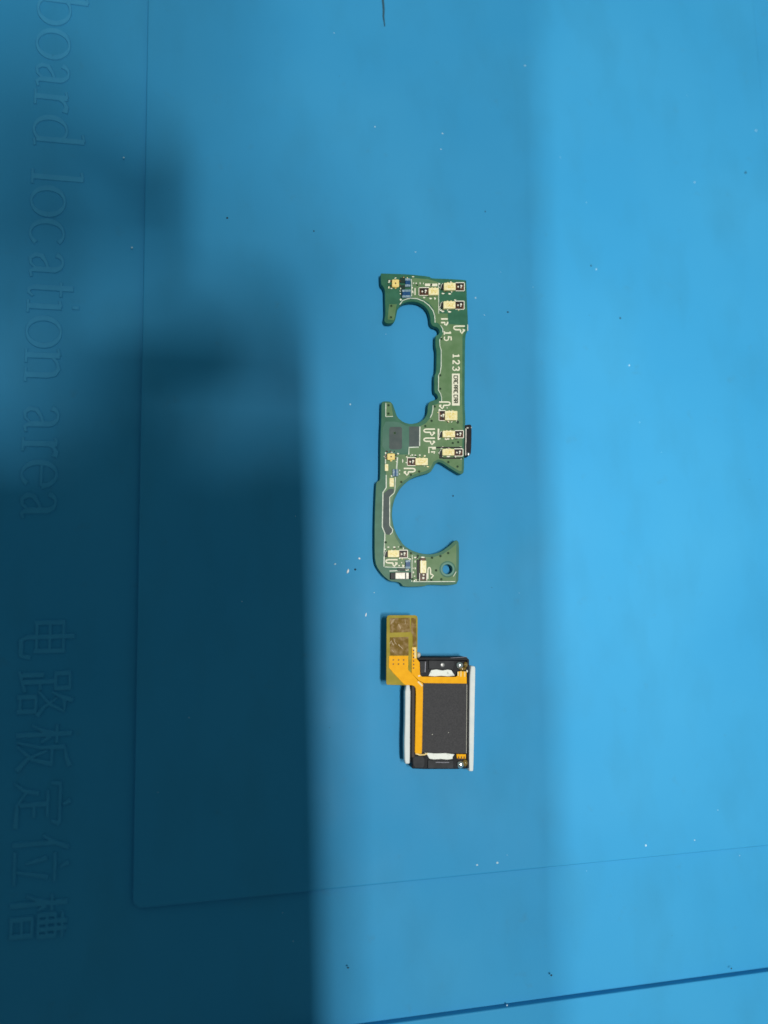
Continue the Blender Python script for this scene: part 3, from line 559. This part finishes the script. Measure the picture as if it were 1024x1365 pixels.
# flex cable
TF = T + 0.06 * MM
fx = plate('flex_tab', [(519, 820), (553.4, 820), (556.2, 821.2), (557, 824.6), (556.6, 864), (556, 893), (541.8, 913.6), (516.2, 912.8), (515, 911), (515.6, 824.4), (516.6, 821)], TF - 0.12 * MM, TF, M_TAPE, sp, 0.03 * MM)
Z = TF + 0.015 * MM
plate('bronze_pad', [(519.6, 824), (546.4, 823.4), (547, 842.6), (519.8, 843.4)], TF - 0.02 * MM, Z, M_BRONZE, fx)
plate('bronze_pad', [(548.2, 823.6), (554.6, 824), (555.6, 862), (550.4, 862), (550, 846), (547.8, 842)], TF - 0.02 * MM, Z, M_BRONZE, fx)
plate('bronze_pad', [(519.6, 849.6), (544.6, 849), (544.8, 873.6), (520.2, 873.8)], TF - 0.02 * MM, Z, M_BRONZE, fx)
for w, s in [(.9, [(521.4, 831.6), (523.4, 827), (524.8, 825.6)]), (.7, [(523.4, 830.4), (525.4, 826.4), (526.8, 825)]), (1.0, [(531.2, 832), (533, 835.4), (534.4, 837.8)]), (1.1, [(519.8, 858), (521.8, 854), (523, 857.6), (525, 860)]), (.8, [(525, 851), (526, 855), (528.6, 859)]),
             (1.4, [(531.4, 859), (533.6, 862)]), (.9, [(533.6, 861.6), (537, 864.8)]), (.8, [(522, 866), (525, 869)]), (.7, [(540, 826), (540.6, 832)])]:
    trace('scratch', s, w * .8, TF, Z + 0.01 * MM, M_SCR, fx)
ZF = TF + 0.10 * MM
fc = plate('flex_cable', [(518.8, 874.2), (544.4, 874.2), (544.2, 892.8), (551, 900), (557.6, 907.4), (564, 910.6), (564, 925), (562.6, 1002.4), (562, 1005), (554, 1004.4), (553.2, 1002.4), (554.6, 925), (554.2, 917.4), (552.2, 914.4), (548.6, 913.4), (541.2, 913.2), (538, 911.4), (525.2, 897.9), (518.4, 889.8)],
      ZF - 0.08 * MM, ZF, M_FLEX, sp, 0.02 * MM)
f2 = plate('flex_cable', [(549.2, 862.8), (555.2, 862.8), (555.4, 878), (559.6, 882.8), (560.2, 899.4), (562.6, 902), (608, 902.2), (610.6, 900), (611, 895), (622, 895), (622.4, 911.2), (565.4, 910.6), (558.4, 907.2), (548.8, 897.6)],
           ZF - 0.05 * MM, ZF + 0.03 * MM, M_FLEX, sp, 0.02 * MM)
plate('pale_edge', [(549.4, 863), (555, 863), (555, 877.6), (552.4, 877.6), (552.2, 868)], ZF, ZF + 0.04 * MM, M_FLEXL, f2)
trace('crease', [(557.4, 908.6), (563.2, 914.4)], 1.8, ZF, ZF + 0.05 * MM, mat('pale_crease', (0.85, 0.70, 0.42), 0.4), fc)
for s in ([(610.8, 895.5), (610.8, 901)], [(614.6, 894.6), (614.6, 902)], [(619.6, 895), (619.6, 902)]):
    trace('solder_tail', s, 1.8, ZF, ZF + 0.05 * MM, M_FLEXL, f2)
dotm = None
for u, v in [(524.4, 879.7), (531.4, 879.6), (538.1, 879.8), (524.4, 885.2), (531.4, 885.2), (538.1, 885.2)] + [(551.4, 867 + 4.7 * i) for i in range(6)]:
    top = ZF + (0.012 if u < 545 else 0.055) * MM
    bm = bmesh.new(); dome(bm, (0, 0, 0), 0.95 * PXM, 0.95 * PXM, 0.02 * MM, 8, 2)
    if dotm is None: dotm = bm_mesh(bm)
    else: bm.free()
    link('perforation', dotm, M_BROWN, fc if u < 545 else f2, P(u, v, top))
trace('adhesive_edge', [(554.2, 1004.4), (560, 1006.4), (566, 1006), (570, 1004.4)], 1.6, T - 0.05 * MM, T + 0.05 * MM, M_FLEXL, sp)
plate('flex_cable', [(608.6, 1005.2), (621.4, 1005.6), (621, 1011.4), (609.4, 1011)], T - 0.2 * MM, T + 0.03 * MM, M_FLEX, sp, 0.02 * MM)
for u in (611.6, 615.4, 619): trace('solder_tail', [(u, 1008.4), (u - .2, 1012.4)], 1.3, T, T + 0.06 * MM, M_BROWN, sp)
for u, v, a, c, z, h, m in [(612.6, 886.8, 5.2, 5.0, T - 0.3 * MM, 0.45 * MM, M_SOLDER), (620.8, 886, 3.0, 4.2, T - 0.3 * MM, 0.4 * MM, M_GLUE), (616.6, 891.6, 5.2, 2.6, T - 0.3 * MM, 0.32 * MM, M_GLUE), (622.4, 894.6, 1.3, 2.0, T - 0.1 * MM, 0.25 * MM, M_SOLDERP),
                            (613.6, 1018.8, 5.0, 5.2, T - 0.35 * MM, 0.5 * MM, M_SOLDER), (620, 1016.6, 3.6, 5.0, T - 0.35 * MM, 0.42 * MM, M_GLUE), (557.8, 872.8, 3.0, 4.0, T - 0.2 * MM, 0.4 * MM, M_TIN), (558.8, 901, 1.6, 1.0, ZF, 0.08 * MM, M_SOLDERP)]:
    blob('solder_joint', u, v, a, c, z, h, m, sp, 0.08)
for u, v in ((576.6, 979.0), (598, 976.6)):
    blob('speck', u, v, .45, .45, T + 0.02 * MM, 0.02 * MM, M_SOLDERP, sp)

# ------------------------------------------------------------------ crumbs on the mat
def flake(u, v, a, c, ang, label, m=M_FLAKE, h=0.12):
    bm = bmesh.new(); n = 7
    p0 = P(u, v); ca, sa = math.cos(ang), math.sin(ang)
    ring = []
    for i in range(n):
        t = 2 * math.pi * i / n; r = 0.75 + 0.4 * random.random()
        x, y = a * PXM * math.cos(t) * r, c * PXM * math.sin(t) * r
        ring.append((p0.x + x * ca - y * sa, p0.y + x * sa + y * ca))
    lo = [bm.verts.new((*q, 0.0)) for q in ring]
    hi = [bm.verts.new((p0.x + (q[0] - p0.x) * .7, p0.y + (q[1] - p0.y) * .7, h * MM * (0.7 + .5 * random.random()))) for q in ring]
    for i in range(n): bm.faces.new((lo[i], lo[(i + 1) % n], hi[(i + 1) % n], hi[i]))
    bm.faces.new(hi); bm.faces.new(lo[::-1])
    o = link('plastic_flake', bm_mesh(bm), m); o['label'] = label; o['category'] = 'flake'; return o
flake(463.8, 761.6, 2.0, 4.0, -0.25, 'largest white plastic flake on the blue mat beside the circuit board', h=0.35)
flake(479.3, 744.4, 1.5, 1.6, 0.4, 'tiny round white flake on the blue mat closest to the circuit board')
flake(447, 752, 2.0, 1.4, 0.3, 'faint white crumb on the blue mat farthest from the circuit board of its cluster', M_DUST)
flake(473.6, 759, 1.5, 1.4, 0.0, 'small dark crumb lying right beside the largest white flake', M_LINT)
flake(487.9, 819.6, 1.0, 2.8, -0.2, 'slim white flake on the mat beside the end of the flex cable')
def specks(name, m, pts, label):
    bm = bmesh.new()
    for u, v, r in pts:
        dome(bm, P(u, v), r * PXM, r * PXM * random.uniform(.6, 1.3), r * PXM * .5, 6, 2, 0.2)
    o = link(name, bm_mesh(bm), m); o['label'] = label; o['category'] = 'dust'; o['kind'] = 'stuff'
rn = random.Random(3)
specks('pale_dust', M_DUST, [(700, 87.5, 1.6), (926, 243, 1.2), (795, 359, 1.3), (839, 487, 1.2), (1008, 174, 1.2), (636, 1153, 1.6), (663, 1150, 1.8), (861, 1127, 1.6), (926, 1120, 1.3), (500, 169, 1.2), (590, 178, 1.5), (588, 199, 1.3), (554, 336, 1.2), (634, 397, 1.2), (646, 420, 1),
                            (165, 210, 1.4), (176, 330, 1.4), (467, 539, 1.2), (499, 790, 1.0), (676, 1340, 1.2)] +
       [(rn.uniform(200, 1015), rn.uniform(5, 1260), rn.uniform(.4, .75)) for _ in range(22)], 'scattered pale dust specks on the blue mat')
specks('dark_dust', M_LINT, [(303, 290.5, 1.5), (418.5, 308, 1.1), (647, 282, 1.0), (677, 416, 1.7), (994, 230, 1.7), (788, 354, 1.3), (827, 424, 1.4), (604, 661, 1.1), (735, 1300, 1.5), (975, 1291, 1.2), (464, 1290, 1.5)] +
       [(rn.uniform(200, 1015), rn.uniform(5, 1260), rn.uniform(.35, .6)) for _ in range(14)], 'scattered dark dust specks on the blue mat')
bm = bmesh.new()
q = [P(u, v) for u, v in ((509.4, -14), (510.4, 0), (511.6, 12), (511.2, 22), (513, 35))]
ribbon(bm, [a.xy for a in q], [w * PXM for w in (2.2, 2.6, 2.4, 2.0, .8)], -0.01 * MM, 0.06 * MM, 0.05 * MM)
o = link('lint_fibre', bm_mesh(bm), mat('grey_lint', (0.03, 0.09, 0.13), 0.8)); o['label'] = 'short dark lint fibre lying alone on the blue mat'; o['category'] = 'fibre'

# ------------------------------------------------------------------ the phone held over the mat and the hand that holds it
def to_cam(me): me.transform(CAM_M); return me
ph = empty('smartphone', (0, 0, 0), 'dark smartphone held flat above the blue mat', 'phone')
M_PHONE = mat('phone_glass', (0.01, 0.012, 0.015), 0.25)
link('body', to_cam(curve_mesh([rrect(PH_L, PH_B, PH_R, PH_T, 0.006, 8)], PH_Z0, PH_Z1, 0.0015, 3)), M_PHONE, ph)
link('screen', to_cam(curve_mesh([rrect(PH_L + .003, PH_B + .004, PH_R - .003, PH_T - .004, 0.005, 8)], PH_Z1 - 0.0002, PH_Z1 + 0.0002, 0)), mat('screen_glass', (0.004, 0.004, 0.005), 0.1), ph)
link('camera_bump', to_cam(curve_mesh([rrect(-0.012, -0.012, 0.012, 0.012, 0.005, 8)], PH_Z0 - 0.0012, PH_Z0 + 0.0002, 0.0004)), M_PHONE, ph)

def chain(bm, pts, n=14):
    """tapered round limb through (x, y, z, r) joints with round ends"""
    out = []
    for a, b in zip(pts, pts[1:]):
        for k in range(8):
            t = k / 8; out.append([a[i] + (b[i] - a[i]) * t for i in range(4)])
    out.append(list(pts[-1]))
    for x, y, z, r in out:
        bmesh.ops.create_icosphere(bm, subdivisions=2, radius=r, matrix=Matrix.Translation((x, y, z)))
def remesh(bm, name, m, parent, vox, space=None):
    me = bpy.data.meshes.new(name); bm.to_mesh(me); bm.free()
    if space: me.transform(space)
    o = bpy.data.objects.new(name, me); COL.objects.link(o)
    md = o.modifiers.new('r', 'REMESH'); md.mode = 'VOXEL'; md.voxel_size = vox
    ms = o.modifiers.new('s', 'SMOOTH'); ms.iterations = 8
    me2 = bpy.data.meshes.new_from_object(o.evaluated_get(bpy.context.evaluated_depsgraph_get()))
    bpy.data.objects.remove(o)
    for p in me2.polygons: p.use_smooth = True
    return link(name, me2, m, parent)
M_SKIN = mat('skin', (0.42, 0.22, 0.15), 0.5, 0, (60, (0.46, 0.25, 0.17), 0.3, 0.7))
M_SLEEVE = mat('dark_cloth', (0.03, 0.035, 0.045), 0.9)
who = empty('person', (0, 0, 0), 'person in a dark sleeve holding the smartphone over the mat', 'person')
bm = bmesh.new()
LAMP_B = bpy.data.objects['bench_lamp_b'].location
def Q(u, v, z, r):
    """the point at height z that shades mat pixel (u, v) from the second lamp"""
    p = P(u, v); q = p + (LAMP_B - p) * (z / LAMP_B.z); return (q.x, q.y, q.z, r)
def wc(x, y, z, r): q = CAM_M @ Vector((x, y, z)); return (q.x, q.y, q.z, r)
# palm over the screen, index finger reaching past the top edge, three fingers round the left edge, thumb across the right edge
knuckle = Q(150, 760, 0.158, 0.0105)
palm = wc(-0.040, -0.050, 0.040, 0.020)
chain(bm, [palm, wc(-0.052, -0.010, 0.040, 0.017), knuckle])
chain(bm, [palm, wc(-0.070, -0.065, 0.042, 0.020), wc(-0.050, -0.085, 0.052, 0.022), wc(-0.075, -0.115, 0.085, 0.024)])
chain(bm, [knuckle, Q(24, 695, 0.175, 0.0092), Q(125, 589, 0.1993, 0.0070), Q(247, 500, 0.1385, 0.0074)])
for k, (y, L) in enumerate(((-0.010, 1.0), (-0.031, .96), (-0.051, .8))):
    chain(bm, [wc(-0.048, y * .8 - 0.012, 0.036, 0.0105), wc(-0.062, y, 0.020, 0.0092), wc(-0.0605, y, 0.003, 0.0085), wc(-0.053 + .006 * L, y, -0.0035, 0.0074)])
chain(bm, [wc(-0.038, -0.062, 0.036, 0.014), wc(-0.016, -0.094, 0.031, 0.0115), wc(0.006, -0.112, 0.024, 0.0098), wc(0.027, -0.121, 0.019, 0.0080)])
remesh(bm, 'hand', M_SKIN, who, 0.0018)
bm = bmesh.new()
chain(bm, [wc(-0.075, -0.113, 0.083, 0.031), wc(-0.12, -0.16, 0.15, 0.038), wc(-0.17, -0.19, 0.24, 0.046)])
remesh(bm, 'sleeve', M_SLEEVE, who, 0.004)
# unseen forearm added and shaped to cast soft shade across the mat
bm = bmesh.new()
chain(bm, [Q(404, 437, 0.2757, 0.0107), Q(239, 291, 0.2666, 0.0130), Q(152, 217, 0.2669, 0.0130), Q(-106, 70, 0.2759, 0.0185), Q(-773, 10, 0.3886, 0.0243)])
remesh(bm, 'shade_arm', M_SLEEVE, who, 0.004)
